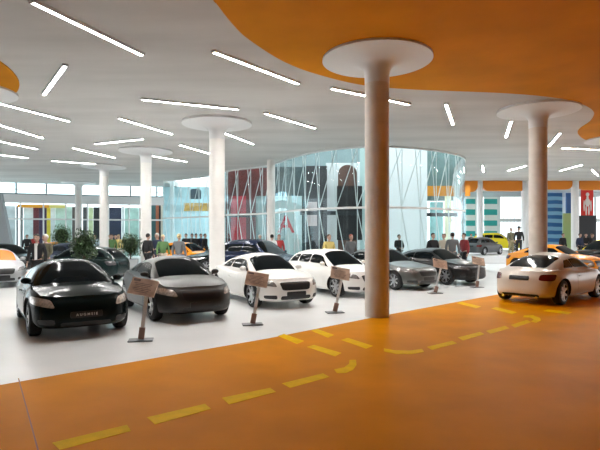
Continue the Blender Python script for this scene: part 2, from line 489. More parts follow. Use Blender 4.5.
# ================================================================== SETTING
M_WHITEFLOOR = mat('polished_white_floor', (.82, .84, .84), .28, 0, .1, noise=.05, nscale=.8)
M_ORANGEFLOOR = mat('polished_orange_floor', (.72, .27, .002), .35, 0, .0, noise=.12, nscale=.9, bump=.01, spec=.010)
M_CEIL = mat('grey_concrete_ceiling', (.55, .535, .515), .75, noise=.12, nscale=.5, stretch=(.35, 1.6, 1))
M_OCEIL = mat('orange_ceiling_paint', (.62, .235, .006), .6, noise=.12, nscale=.7, spec=.05)
M_COLUMN = mat('cast_concrete_column', (.66, .60, .545), .6, noise=.09, nscale=3.0)
M_PALE = mat('pale_plaster', (.80, .78, .75), .6, noise=.04, nscale=3.0)
M_CAP = mat('smooth_capital', (.72, .72, .72), .55)
M_WHITE = mat('white_paint', (.80, .81, .82), .5)
M_FRAME = mat('white_steel', (.78, .80, .80), .35)
M_GREY = mat('grey_metal', (.30, .33, .35), .4, .3)
M_DARK = mat('dark_metal', (.035, .04, .045), .4, .3)
M_GLASS = glass('clear_pane', (.89, .955, .96), .02)
M_GLASS2 = glass('blue_green_pane', (.80, .93, .96), .06)
M_LED = mat('light_strip', (1, 1, 1), .5, emit=(1, .98, .95), estr=62.0)
M_YELLOW = mat('yellow_floor_paint', (.88, .56, .004), .4, 0, 0, noise=.10, nscale=6, spec=.01)

EDGE = [(-30.0, -18.5), (-3.7, 6.17), (-.54, 8.98), (1.74, 11.32), (6.3, 15.7), (12.0, 20.0), (20.0, 23.5), (36.0, 26.5)]
bm = bmesh.new(); prism(bm, EDGE + [(36, 52), (-30, 52)], -.25, 0)
structure('floor', bm, M_WHITEFLOOR)
bm = bmesh.new(); prism(bm, EDGE[::-1] + [(-30, -18.6), (36, -18.6)], -.25, 0)
structure('floor', bm, M_ORANGEFLOOR)
# expansion joint in the orange floor
bm = bmesh.new(); a = G(20, 384); b = G(38, 450)
M = Matrix.Translation(((a + b) / 2)) @ Matrix.Rotation(math.atan2(b.y - a.y, b.x - a.x), 4, 'Z')
bx(bm, (0, 0, .001), ((a - b).length * 1.25, .012, .004), mx=M)
structure('trim_1', bm, mat('joint_filler', (.32, .13, .02), .6))


# orange field painted on the ceiling, outline measured on the ceiling plane
def C(px, py): d = (CEIL - EYE) * FP / (HOR - py); return (XD(px, d), d)
def spline(pts, n=8):
    out = []
    P_ = [Vector(p) for p in pts]
    for i in range(len(P_) - 1):
        p0 = P_[max(0, i - 1)]; p1 = P_[i]; p2 = P_[i + 1]; p3 = P_[min(len(P_) - 1, i + 2)]
        for k in range(n):
            t = k / n
            out.append(.5 * ((2 * p1) + (-p0 + p2) * t + (2 * p0 - 5 * p1 + 4 * p2 - p3) * t * t + (-p0 + 3 * p1 - 3 * p2 + p3) * t ** 3))
    out.append(P_[-1]); return [tuple(p) for p in out]
oc = [(-2.6, -2.0), (-2.3, 3.0), C(206, -12), C(215, 0), C(232, 22), C(250, 39), C(285, 61), C(320, 74), C(362, 84), C(405, 88), C(450, 90), C(500, 92),
      C(540, 95), C(568, 99), C(586, 105), C(594, 112), C(590, 121), C(580, 128), C(578, 133), C(585, 139), C(600, 144), (16.5, 23.5), (24, 20), (26, 8), (22, -4)]
ocs = spline(oc)
bm = bmesh.new(); prism(bm, ocs, CEIL - .03, CEIL + .02); structure('ceiling', bm, M_OCEIL)
bm = bmesh.new(); prism(bm, [(-11.5 + 4.55 * math.cos(2 * PI * i / 72), 11.2 + 4.55 * math.sin(2 * PI * i / 72)) for i in range(72)], CEIL - .03, CEIL + .02)
structure('ceiling', bm, M_OCEIL)

# wall behind the camera; unseen side walls added to darken the foreground floor
bm = bmesh.new(); bx(bm, (3, -18.7, 3.0), (66, .3, 6.0)); structure('wall_rear', bm, mat('beige_wall', (.45, .40, .35), .7))
bm = bmesh.new(); bx(bm, (-30, -2.5, 3.0), (.3, 32.5, 6.0)); structure('wall_left_light_block', bm, mat('beige_wall', (.45, .40, .35), .7))
bm = bmesh.new(); bx(bm, (36, -.5, 3.0), (.3, 36, 6.0)); structure('wall_right_light_block', bm, mat('beige_wall', (.45, .40, .35), .7))
def wallseg(name, x0, y0, x1, y1, z0, z1, th, m, off=0.0):
    bm = bmesh.new(); a = Vector((x0, y0)); b = Vector((x1, y1)); d = b - a
    bx(bm, (0, off, (z0 + z1) / 2), (d.length, th, z1 - z0), mx=Matrix.Translation((*((a + b) / 2), 0)) @ Matrix.Rotation(math.atan2(d.y, d.x), 4, 'Z'))
    return structure(name, bm, m)

# ---- columns
def column(d, px, label, cap=True, r=.275, group=None, capr=1.24, x=None, pale=False):
    X = XD(px, d) if x is None else x
    root = empty('mushroom_column' if cap else 'round_column', (X, d, 0), 0, label, 'column', group or 'round columns of the hall')
    bm = bmesh.new(); top = CEIL - .32 if cap else CEIL
    lathe(bm, [(r, 0), (r, top * .5), (r, top)], 48); obj('shaft', bm, M_COLUMN if cap and not pale else M_PALE, root, 40)
    if cap:
        bm = bmesh.new(); pr = []
        for i in range(15):
            t = i / 14
            pr.append((r + .005 + (capr - r) * (t ** 2.6), CEIL - .50 + .42 * (1 - (1 - t) ** 2.2)))
        pr += [(capr, CEIL - .045), (capr, CEIL)]
        lathe(bm, [(r + .003, CEIL - .62)] + pr, 64); obj('capital', bm, M_CAP, root, 50)
    return root
column(11.4, 377, 'large concrete column with round flared top, nearest the camera, on the orange floor edge')
column(18.0, 217, 'white mushroom-topped column rising behind the white coupe, left of the glass atrium', pale=True)
column(16.1, 538, 'mushroom column rising behind the silver-white coupe at the right')
column(23.9, 146, 'flared column behind the shoppers and the dark grey coupe', r=.25, pale=True)
column(29.4, 104, 'slim white column with flat round top between the two big potted shrubs', r=.25, pale=True)
column(38.5, 78.5, 'farther thin white column left of the slim one, before the mezzanine front', r=.25, pale=True)
column(13.9, 0, 'flared column inside the orange ceiling circle, shaft left of the frame', x=-9.25)
column(21.0, 610, 'flared column at the right edge under the second orange ceiling patch', x=13.3, capr=1.2)
column(27.0, 271, 'plain white column standing before the curved glass wall beside the red wall panel', cap=False, r=.22)

# ---- ceiling light strips
def strip(p, q, label, wd=.07):
    a = Vector(C(*p)); b = Vector(C(*q)); d = b - a
    root = empty('ceiling_light', (*((a + b) / 2), CEIL), math.atan2(d.y, d.x), label, 'ceiling light', 'light strips set in the grey ceiling')
    bm = bmesh.new(); [bx(bm, c_, s_) for c_, s_ in (((0, 0, -.008), (d.length + .06, wd + .06, .016)), ((0, wd / 2 + .015, -.03), (d.length + .06, .03, .06)), ((0, -wd / 2 - .015, -.03), (d.length + .06, .03, .06)), ((d.length / 2 + .015, 0, -.03), (.03, wd, .06)), ((-d.length / 2 - .015, 0, -.03), (.03, wd, .06)))]; obj('housing', bm, M_WHITE, root)
    bm = bmesh.new(); bx(bm, (0, 0, -.045), (d.length, wd, .02)); obj('diffuser', bm, M_LED, root)
for p, q, l in [
    ((33, 0), (142, 53), 'long light strip at the top left of the photo, nearest and longest'),
    ((65, 64), (44, 93), 'short light strip slanting the other way, right of the orange ceiling circle'),
    ((214, 50), (298, 82), 'light strip just left of the big orange ceiling field'),
    ((332, 87), (409, 103), 'light strip passing behind the nearest column'),
    ((142, 98), (238, 108), 'nearly level light strip left of the second column top'),
    ((265, 112), (315, 127), 'light strip between the second column and the curved glass wall'),
    ((225, 132), (253, 143), 'short light strip just right of the second column shaft'),
    ((119, 117), (172, 133), 'light strip above the column behind the shoppers'),
    ((95, 143), (143, 138), 'light strip running up to the right, left of the shoppers column top'),
    ((0, 102), (69, 120), 'light strip just below the orange ceiling circle at the left edge'),
    ((-6, 122), (43, 137), 'second light strip below the orange circle at the left edge'),
    ((-6, 139), (37, 148), 'third light strip down at the left edge of the photo'),
    ((-8, 153), (28, 157), 'fourth and faint light strip down at the left edge'),
    ((73, 147), (115, 157), 'light strip above the slim white column'),
    ((180, 144), (211, 153), 'light strip just left of the second column shaft'),
    ((152, 155), (187, 161), 'faint light strip right of the column behind the shoppers'),
    ((52, 160), (95, 163), 'faint level light strip left of the slim white column top'),
    ((446, 103), (453, 123), 'short steep light strip between the nearest and the right column'),
    ((511, 120), (506, 136), 'short steep light strip hanging under the right column top'),
    ((560, 132), (549, 145), 'slanting light strip right of the right column'),
    ((562, 147), (606, 149), 'level light strip under the right-hand orange ceiling patch'),
    ((592, 169), (598, 175), 'tiny light strip above the red poster at the far right'),
    ((508, 170), (526, 165), 'small light strip left of the right column shaft'),
    ((560, 170), (582, 164), 'small light strip right of the right column shaft'),
    ((482.5, 165), (483.5, 171), 'tiny upright-looking light strip above the orange fascia'),
]: strip(p, q, l)

# ---- painted floor dashes
def dash(pts, label, group='yellow lane dashes on the orange floor'):
    P_ = [G(x, y) for x, y in pts]
    c = sum(P_, Vector()) / len(P_)
    bm = bmesh.new(); prism(bm, [(p.x - c.x, p.y - c.y) for p in P_], .0, .003)
    o = obj('floor_marking', bm, M_YELLOW, None, None, (c.x, c.y, 0)); tag(o, label, 'floor marking', group)
for pts, l in [
    ([(52, 443), (127, 425), (131, 431), (60, 450)], 'yellow floor dash at the bottom left, nearest of the long row'),
    ([(147, 417.5), (205, 404), (211, 409), (155, 424.5)], 'yellow floor dash second from the bottom left'),
    ([(222, 398), (270, 388), (276, 392), (229, 404.5)], 'yellow floor dash third from the bottom left'),
    ([(282, 383.5), (323, 373.5), (329.5, 377), (290, 388)], 'yellow floor dash just before the bend piece'),
    ([(334, 369.5), (344, 367.5), (349, 364), (349.5, 360), (356, 360), (356.5, 365), (353, 370), (346, 373), (337, 373.2)], 'curved yellow bend piece left of the nearest column foot'),
    ([(307, 347), (314, 345), (341.5, 353), (335, 356.5)], 'yellow slanting bar between the bend piece and the white floor'),
    ([(341, 340), (348, 338), (373, 346), (366, 348.7)], 'yellow slanting bar just left of the nearest column foot'),
    ([(278, 336), (284, 334), (304, 341), (297, 344)], 'yellow slanting bar nearest the white floor, in front of the white coupe'),
    ([(311, 330.7), (317, 329), (334, 335), (328, 337.7)], 'yellow slanting bar touching the white floor left of the column'),
    ([(384, 348.5), (395, 350.5), (410, 350.7), (422, 349), (424, 352), (412, 354), (396, 354), (384, 351.5)], 'curved yellow dash just right of the nearest column foot'),
    ([(427, 347), (452, 341), (457, 343.3), (432, 350)], 'yellow dash next right of the curved dash by the column'),
    ([(458, 337.5), (480, 332), (484.5, 334.2), (463, 340.5)], 'yellow dash in the middle of the right-hand row'),
    ([(486, 331), (505, 326), (509.5, 328.3), (490.5, 333.7)], 'yellow dash fourth along the right-hand row from the column'),
    ([(511, 325), (527, 320), (531, 322.2), (515, 327.7)], 'yellow dash in front of the silver-white coupe, before the turn'),
    ([(524, 315.5), (533, 315.5), (540, 318), (541, 320.5), (536, 322.8), (531, 321.5), (534, 319.5), (530, 317.5), (523, 317.2)], 'curved yellow turn piece in front of the silver-white coupe'),
    ([(491, 308.6), (496, 307.3), (517, 312.3), (512, 314)], 'yellow bar just left of the silver-white coupe tail'),
    ([(457, 303.2), (461.5, 302), (481, 306.6), (476, 308.2)], 'yellow bar lying alone on the floor edge left of the silver-white coupe'),
    ([(543, 311), (548, 309.6), (572, 312.4), (568, 314.3)], 'yellow bar lying just before the silver-white coupe rear wheel'),
]: dash(pts, l)

# ================================================================== CURVED GLASS ATRIUM
RAIL = 3.1
curve = spline([(-10.2, 37.4), (-8.0, 35.6), (-6.0, 33.7), (-4.4, 31.2), (-2.4, 29.6), (-1.35, 28.0), (-.55, 26.2), (.3, 24.8), (1.45, 23.5), (2.9, 22.8), (4.46, 22.8), (6.0, 23.5), (7.1, 24.3), (8.15, 25.4), (8.9, 27.0), (9.6, 30.0), (10.4, 34.0)], 10)
def resample(pts, step):
    out = [Vector(pts[0])]; acc = 0.0
    for a, b in zip(pts, pts[1:]):
        a, b = Vector(a), Vector(b); L = (b - a).length; pos = step - acc
        while pos <= L: out.append(a + (b - a) * pos / L); pos += step
        acc = (acc + L) % step
    return out
nodes = resample(curve, 1.04)
wroot = bpy.data.objects.new('window_1', None); COL.objects.link(wroot); wroot['kind'] = 'structure'
def ribbon(bm, pts, z0, z1, th):
    n = len(pts); V = []
    for i, p in enumerate(pts):
        t = (Vector(pts[min(n - 1, i + 1)]) - Vector(pts[max(0, i - 1)])).normalized(); nn = Vector((-t.y, t.x)) * th / 2
        p = Vector(p); V.append([bm.verts.new((*(p + s * nn), z)) for s in (-1, 1) for z in (z0, z1)])
    for a, b in zip(V, V[1:]):
        for q, r in ((0, 1), (1, 3), (3, 2), (2, 0)): bm.faces.new((a[q], b[q], b[r], a[r]))
    bm.faces.new((V[0][0], V[0][1], V[0][3], V[0][2])); bm.faces.new((V[-1][0], V[-1][1], V[-1][3], V[-1][2]))
cp = [(-30, -18.6), (36, -18.6), (36, 47.2), (10.45, 47.2)] + [tuple(p) for p in curve[::-1]] + [(-10.3, 42.6), (-16.5, 40.9), (-22.5, 38.7), (-30, 36.3)]
bm = bmesh.new(); prism(bm, cp, CEIL, CEIL + .4); structure('ceiling', bm, M_CEIL)
bm = bmesh.new(); ribbon(bm, curve, .06, CEIL, .02); obj('glass_pane', bm, M_GLASS, wroot, 30)
for z0, z1 in ((0, .08), (RAIL - .05, RAIL + .05), (CEIL - .08, CEIL)):
    bm = bmesh.new(); ribbon(bm, curve, z0, z1, .10); obj('transom', bm, M_FRAME, wroot)
front = [(p, i) for i, p in enumerate(nodes)]
for p, i in front:
    bm = bmesh.new(); tube(bm, (p.x, p.y + .08, .05), (p.x, p.y + .08, CEIL - .02), .018, seg=8); obj('mullion', bm, M_FRAME, wroot)
for a, b in zip(nodes, nodes[1:]):
    for (u, v, z0, z1) in ((a, b, RAIL, CEIL - .05), (b, b + (b - a) * -.25, RAIL, CEIL - .05), (a, a + (b - a) * .6, RAIL, .08)):
        bm = bmesh.new(); tube(bm, (u.x, u.y + .22, z0), (v.x, v.y + .22, z1), .022, seg=8); obj('brace', bm, M_FRAME, wroot)

# panels and displays standing behind the glass
def slab(name, x0, x1, y0, y1, d, m, label=None, cat=None, th=.12, z0=None, group=None, round_top=0):
    """upright panel: x0..x1 columns, y0 top row and y1 bottom row measured at distance d"""
    X0, X1 = XD(x0, d), XD(x1, d); Z1 = min(ZD(y0, d), 9.2) if d == 36.6 else ZD(y0, d) if d < 36 or y0 > 175 else min(ZD(y0, d), CEIL - .01); Z0 = max(ZD(y1, d), 0) if z0 is None else z0
    bm = bmesh.new(); W = X1 - X0; H = Z1 - Z0
    if round_top:
        r = W / 2 * round_top; pts = [(-W / 2, 0), (W / 2, 0)]
        for i in range(9): a = PI / 2 * i / 8; pts.append((W / 2 - r + r * math.cos(a), H - r + r * math.sin(a)))
        for i in range(9): a = PI / 2 + PI / 2 * i / 8; pts.append((-W / 2 + r + r * math.cos(a), H - r + r * math.sin(a)))
        lo = [bm.verts.new((p[0], -th / 2, p[1])) for p in pts]; hi = [bm.verts.new((p[0], th / 2, p[1])) for p in pts]
        bm.faces.new(lo); bm.faces.new(hi)
        for i in range(len(pts)): j = (i + 1) % len(pts); bm.faces.new((lo[i], lo[j], hi[j], hi[i]))
    else:
        bx(bm, (0, 0, H / 2), (W, th, H))
    o = obj(name, bm, m, None, None, ((X0 + X1) / 2, d, Z0))
    if label: tag(o, label, cat, group or (cat + 's behind the glass'))
    else: o['kind'] = 'structure'
    return o
def pm(name, col, rough=.6, noise=0.0, ns=2.0): return mat('panel_' + name, col, rough, noise=noise, nscale=ns)
P = 'display board'
# back walls of the atrium
slab('wall_atrium', 226, 268, 168, 300, 33.2, pm('maroon', (.13, .02, .018), noise=.4), z0=0)
slab('display_board', 231, 246, 196, 300, 32.6, pm('red', (.55, .03, .05), noise=.25), 'bright red panel low behind the glass, left of the red letter', P, z0=0)
slab('display_board', 222, 230, 168, 300, 34.6, pm('pale_blue', (.62, .82, .86)), 'pale blue panel just right of the second column', P, z0=0)
slab('wall_atrium', 268, 306, 167, 300, 34.0, pm('dark_teal', (.05, .08, .085), noise=.3), z0=0)
slab('display_board', 256, 266, 196, 300, 31.8, pm('grey_green', (.30, .38, .38)), 'grey-green panel between the maroon wall and the plain white column', P, z0=0)
slab('display_board', 274, 302, 196, 300, 31.0, pm('mint_white', (.55, .70, .70)), 'pale mint panel behind the red letter', P, z0=0)
slab('display_board', 306, 327, 166, 300, 30.6, pm('near_black', (.035, .035, .04)), 'tall near-black panel left of the bright white wall', P, z0=0)
slab('display_board', 307, 317, 202, 226, 29.6, pm('pinkish', (.62, .50, .50)), 'pinkish poster low on the near-black panel', P)
slab('wall_atrium', 326, 360, 163, 300, 31.5, pm('white_a', (.86, .88, .90)), z0=0)
slab('wall_atrium', 360, 372, 146, 300, 29.5, pm('mint', (.52, .68, .68)), z0=0)
slab('wall_atrium', 386, 427, 145, 300, 31.5, pm('white_a', (.86, .88, .90)), z0=0)
slab('wall_atrium', 426, 464, 150, 201, 33.5, pm('teal_grey', (.16, .26, .26), noise=.2), None)
slab('trim_2', 426, 470, 186, 196, 33.2, pm('orange_reflection', (.80, .30, .02)))  # solid strip standing in for the orange fascia's reflection in the glass
slab('display_board', 338, 357, 165, 300, 29.4, pm('brown', (.12, .06, .045), noise=.2), 'brown arched panel of the tall display behind the nearest column left side', P, z0=0, round_top=.98)
slab('display_board', 337, 362, 186, 222, 28.8, pm('black', (.012, .012, .014)), 'black block in front of the brown arched panel', P, z0=ZD(240, 28.8))
slab('display_board', 445, 451, 196, 300, 33.0, pm('cream', (.85, .78, .50)), 'cream strip panel behind the right end of the curved glass', P, z0=0)
slab('display_board', 456, 461, 196, 300, 34.0, pm('violet_blue', (.30, .40, .72)), 'violet-blue strip panel at the right end of the curved glass', P, z0=0)
slab('display_board', 430, 443, 202, 300, 34.0, pm('aqua', (.35, .66, .68), noise=.3, ns=1.2), 'aqua panel behind the group of people by the curved glass', P, z0=0)
slab('wall_atrium', 222, 420, 100, 300, 36.6, pm('pale_aqua_sky_cover', (.30, .40, .42), noise=.12, ns=.5), th=.2, z0=0)  # backing added, with the piece below, to cover the overbright sky
slab('wall_atrium', 420, 445, 100, 188, 36.6, pm('pale_aqua_sky_cover', (.30, .40, .42)), th=.2)
# red letter standing behind the glass
me = text_mesh('A', 1.45, .05, mat('red_letter', (.75, .03, .05), .4), 'big_letter', .01)
o = link('big_letter', me); o.location = (XD(286, 29), 29, ZD(225, 29)); o.rotation_euler = (PI / 2, 0, 0)
tag(o, 'tall red letter A seen behind the curved glass', 'letter')
# floor band (mezzanine edge) inside the atrium, seen through the glass as a dark line
for a, b, d in ((222, 300, 31.9), (300, 362, 28.2), (427, 458, 30.5)):
    slab('trim_3', a, b, ZD and 235 - (RAIL + .10 - EYE) * FP / d, 235 - (RAIL - .12 - EYE) * FP / d, d, M_DARK)

# box of pale blue glass at the left end, its contents
slab('wall_atrium', 163, 226, 150, 300, 42.0, pm('ice', (.50, .74, .82), noise=.25, ns=.7), z0=0)
sg1 = slab('sign_board', 184, 209, 203, 211, 38.5, pm('amber', (.85, .45, .08), noise=.3, ns=3), 'amber sign board on posts in the pale blue glass bay', 'sign')
sg2 = slab('sign_board', 190, 201, 189, 199, 39.0, pm('ink', (.04, .07, .10)), 'dark round-cornered sign on a post above the amber sign', 'sign', round_top=.5)
for q, xs in ((sg1, (-.7, .7)), (sg2, (0,))):
    for x_ in xs:
        bm = bmesh.new(); tube(bm, (x_, .1, -q.location.z), (x_, .1, .1), .03); obj('post', bm, M_FRAME, q)
slab('display_board', 170, 174, 178, 300, 38.0, pm('icewhite', (.78, .88, .9)), 'white upright panel at the left of the pale blue glass bay', P, z0=0)

# ================================================================== LEFT FRONT (shops and mezzanine)
AX, AY, BX, BY = -27.0, 38.0, -11.0, 43.0      # facade line
th_ = math.atan2(BY - AY, BX - AX)
def fpt(px):       # point of the facade line seen in column px
    s = (px - 300) / FP
    t = (s * AY - AX) / ((BX - AX) - s * (BY - AY))
    return Vector((AX + (BX - AX) * t, AY + (BY - AY) * t))
def fslab(name, x0, x1, z0, z1, m, off=0.0, th=.12, label=None, cat=None):
    a, b = fpt(x0 + .12), fpt(x1 - .12); d = b - a
    bm = bmesh.new(); bx(bm, (0, off, (z1 - z0) / 2), (d.length, th, z1 - z0))
    o = obj(name, bm, m); o.location = (*((a + b) / 2), z0); o.rotation_euler = (0, 0, th_)
    if label: tag(o, label, cat, cat + 's behind the left shop front')
    else: o['kind'] = 'structure'
    return o
# white mezzanine band, gently curved
bp = spline([(-40, 33.0), (-30, 36.2), (-22.5, 38.6), (-16.5, 40.8), (-11.0, 42.2)], 8)
bm = bmesh.new(); ribbon(bm, bp, 4.35, 5.0, .3); structure('wall_mezzanine', bm, M_WHITE)
wr = bpy.data.objects.new('window_2', None); COL.objects.link(wr); wr['kind'] = 'structure'
bm = bmesh.new(); ribbon(bm, bp, 5.0, CEIL, .03); obj('glass_pane', bm, M_GLASS2, wr)
for p in resample(bp, 2.1):
    bm = bmesh.new(); bx(bm, (p.x, p.y, (5.0 + CEIL) / 2), (.09, .12, CEIL - 5.0)); obj('mullion', bm, M_GREY, wr)
bm = bmesh.new(); ribbon(bm, bp, 5.0, 5.1, .12); obj('transom', bm, M_GREY, wr)
bm = bmesh.new(); ribbon(bm, bp, 5.38, 5.42, .06); obj('transom', bm, M_GREY, wr)
wr = bpy.data.objects.new('window_3', None); COL.objects.link(wr); wr['kind'] = 'structure'
bm = bmesh.new(); ribbon(bm, bp, .05, 4.35, .03); obj('glass_pane', bm, M_GLASS, wr)
bm = bmesh.new(); ribbon(bm, bp, RAIL - .06, RAIL + .06, .12); obj('transom', bm, M_FRAME, wr)
for p in resample(bp, 1.6):
    bm = bmesh.new(); bx(bm, (p.x, p.y - .02, 2.2), (.08, .10, 4.3)); obj('mullion', bm, M_FRAME, wr)
# things behind the shop windows
for x0, x1, z1, col, lab in [
    (-12, 12, 4.2, (.62, .64, .66), 'pale grey shop panel at the far left edge'),
    (12.5, 14.5, 4.2, (.05, .05, .06), 'narrow black upright panel at the far left'),
    (17.5, 19.5, 4.2, (.05, .05, .06), 'second narrow black upright panel at the far left'),
    (20, 30, 4.2, (.78, .84, .86), 'white shop panel left of the maroon banner'),
    (30, 36, 4.1, (.16, .03, .04), 'maroon banner in the left shop front'),
    (36, 44, 4.1, (.07, .04, .09), 'purple-black banner beside the maroon one'),
    (44, 48, 4.2, (.85, .62, .06), 'yellow banner in the left shop front'),
    (48, 53, 4.2, (.88, .88, .88), 'bright white panel right of the yellow banner'),
    (53, 70, 4.2, (.60, .74, .66), 'pale green shop panel behind the far shrub'),
    (70, 75, 4.2, (.12, .09, .08), 'dark brown upright panel left of the thin far column'),
    (81, 87, 4.2, (.10, .09, .09), 'dark upright panel right of the thin far column'),
    (87, 92, 4.2, (.72, .76, .45), 'yellow-green upright panel left of the black window banner'),
    (92, 100, 4.2, (.03, .03, .035), 'black banner left of the slim white column'),
    (108, 121, 4.2, (.05, .055, .10), 'blue-black banner right of the slim white column'),
    (121, 124, 4.3, (.85, .85, .85), 'thin white panel beside the blue-black banner'),
    (124, 139, 4.2, (.55, .74, .66), 'mint green panel left of the shoppers column'),
    (139, 143, 4.2, (.24, .17, .13), 'brown upright panel left of the shoppers column')]:
    fslab('display_board', x0, x1, .02, z1, mat('shop_%s' % lab[:18].replace(' ', '_'), col, .6, noise=.2, nscale=1.5), 1.2, .1, lab, 'display board')
fslab('trim_4', 16, 48, 4.05, 4.3, pm('orange_lintel', (.85, .33, .02)), .5, .15)
fslab('trim_4', 48, 66, 4.05, 4.3, pm('yellow_lintel', (.78, .62, .18)), .5, .15)
# between the mezzanine front and the glass bay
for x0, x1, z1, col, lab, d in [
    (150, 156, 4.9, (.06, .14, .15), 'dark teal upright panel right of the shoppers column', 43.5),
    (156, 159, 4.9, (.55, .16, .08), 'rust red upright panel right of the shoppers column', 43.2),
    (159, 161, 4.9, (.03, .03, .035), 'thin black upright panel left of the glass bay', 43.0),
    (161, 166, 5.2, (.80, .62, .50), 'peach upright panel at the left end of the glass bay', 42.8)]:
    slab('display_board', x0, x1, 0, 300, d, mat('gap_' + lab[:12].replace(' ', '_'), col, .6), lab, 'display panel', z0=0).scale[2] = z1 / CEIL
# dark leaning prop at the left edge
bm = bmesh.new()
a0, a1 = Vector((XD(-7, 24), 24, 0)), Vector((XD(-9, 24), 24, ZD(140, 24)))
pts = [(XD(-10, 24), ZD(190, 24)), (XD(1.5, 24), ZD(193, 24)), (XD(12, 24), ZD(243, 24)), (XD(26, 24), 0.0), (XD(-10, 24), 0.0)]
K_ = 29.5 / 24; pts = [(p[0] * K_, EYE + (p[1] - EYE) * K_ if p[1] > 0 else 0) for p in pts]
lo = [bm.verts.new((p[0], 23.85, p[1])) for p in pts]; hi = [bm.verts.new((p[0], 24.15, p[1])) for p in pts]
bm.faces.new(lo); bm.faces.new(hi)
for i in range(5): j = (i + 1) % 5; bm.faces.new((lo[i], lo[j], hi[j], hi[i]))
bmesh.ops.translate(bm, verts=bm.verts, vec=(17.5, -24, 0))
o = obj('slanted_stand', bm, M_GREY, None, None, (-17.5, 29.5, 0)); tag(o, 'grey slanted display stand at the left edge of the photo', 'stand')

# ================================================================== RIGHT FAR END
D1 = 37.5
def fascia(x0, x1, y0, y1, label, cl, cr):
    X0, X1 = XD(x0, D1), XD(x1, D1); Z1 = CEIL; Z0 = ZD(y1, D1); r = .42; pts = [(X0, Z1), (X1, Z1)]
    if cr: pts += [(X1 - r + r * math.cos(a), Z0 + r - r * math.sin(a)) for a in [PI / 2 * i / 6 for i in range(7)]]
    else: pts.append((X1, Z0))
    if cl: pts += [(X0 + r - r * math.sin(a), Z0 + r - r * math.cos(a)) for a in [PI / 2 * i / 6 for i in range(7)]]
    else: pts.append((X0, Z0))
    bm = bmesh.new(); lo = [bm.verts.new((p[0], D1 - .15, p[1])) for p in pts]; hi = [bm.verts.new((p[0], D1 + .15, p[1])) for p in pts]
    bm.faces.new(lo); bm.faces.new(hi)
    for i in range(len(pts)): j = (i + 1) % len(pts); bm.faces.new((lo[i], lo[j], hi[j], hi[i]))
    o = obj('trim_5', bm, mat('orange_fascia', (.85, .27, .02), .5)); o['kind'] = 'structure'
for a in ((452, 477, 183, 192, '', 0, 1), (482.5, 521.5, 181, 191, '', 1, 0), (529.5, 571.5, 181, 189.5, '', 0, 1), (578.5, 640, 181, 190, '', 1, 0)): fascia(*a)
for x0, x1, lab in ((477, 482.5, 'thin white column between the two orange fascia pieces on the left'), (521.5, 529.5, 'white column just left of the right mushroom column'), (571.5, 578.5, 'white column between the blue windows and the red poster')):
    X = XD((x0 + x1) / 2, D1); r = (XD(x1, D1) - XD(x0, D1)) / 2
    bm = bmesh.new(); lathe(bm, [(r, 0), (r, 3), (r, CEIL)], 24); tag(obj('round_column', bm, M_WHITE, None, 40, (X, D1, 0)), lab, 'column', 'round columns of the hall')
DW = 47.0
slab('wall_far', 444, 660, 150, 197, DW, mat('pale_wall', (.62, .66, .68), .6))
slab('wall_far', 444, 660, 218.5, 222, DW, M_FRAME)
for x0, x1 in ((462, 466), (475, 483), (497, 500), (521, 533), (562, 566), (571, 579), (594, 596)):
    slab('wall_far', x0, x1, 197, 300, DW - .1, M_FRAME, z0=0)
wr = bpy.data.objects.new('window_4', None); COL.objects.link(wr); wr['kind'] = 'structure'
bm = bmesh.new(); bx(bm, (XD(552, DW), DW + .1, 2.7), (XD(660, DW) - XD(444, DW), .03, 5.4)); obj('glass_pane', bm, M_GLASS, wr)
for i in range(7):
    bm = bmesh.new(); bx(bm, (XD(500 + i * 3.6, DW), DW + .02, 2.7), (.05, .05, 5.3)); obj('mullion', bm, mat('beige_bar', (.70, .66, .60), .5), wr)
def striped(name, ca, cb, scale):
    if name in MATS: return MATS[name]
    m = mat(name, ca, .6); nt = m.node_tree; b = nt.nodes['Principled BSDF']
    tc = nt.nodes.new('ShaderNodeTexCoord'); wv = nt.nodes.new('ShaderNodeTexWave'); wv.bands_direction = 'Z'; wv.inputs['Scale'].default_value = scale; wv.inputs['Distortion'].default_value = 1.2
    r = nt.nodes.new('ShaderNodeValToRGB'); r.color_ramp.elements[0].position = .45; r.color_ramp.elements[1].position = .55
    r.color_ramp.elements[0].color = (*ca, 1); r.color_ramp.elements[1].color = (*cb, 1)
    nt.links.new(tc.outputs['Object'], wv.inputs['Vector']); nt.links.new(wv.outputs['Fac'], r.inputs['Fac']); nt.links.new(r.outputs['Color'], b.inputs['Base Color'])
    return m
TS = striped('teal_white_stripes', (.03, .42, .40), (.80, .88, .86), .32)
BS = striped('blue_pattern', (.03, .16, .42), (.25, .55, .78), .45)
slab('poster', 466, 475, 197, 300, 46.2, TS, 'teal and white striped poster left of the thin far white column', 'poster', z0=0)
slab('poster', 484, 497, 197, 300, 46.2, TS, 'teal and white striped poster right of the thin far white column', 'poster', z0=0)
slab('poster', 533, 562, 193, 300, 46.0, BS, 'wide blue patterned poster right of the right mushroom column', 'poster', z0=0)
slab('poster', 566, 571, 193, 213.3, 45.9, pm('deep_blue', (.04, .14, .38)), 'narrow deep blue poster beside the white far column', 'poster')
slab('poster', 563, 570.9, 213.3, 300, 45.9, pm('lime', (.45, .60, .25)), 'lime green poster below the narrow blue one', 'poster', z0=0)
po = slab('poster', 581, 593, 190, 215.5, 44.0, pm('poster_red', (.75, .03, .02)), 'red poster with a white figure on it, at the far right', 'poster')
bm = bmesh.new()
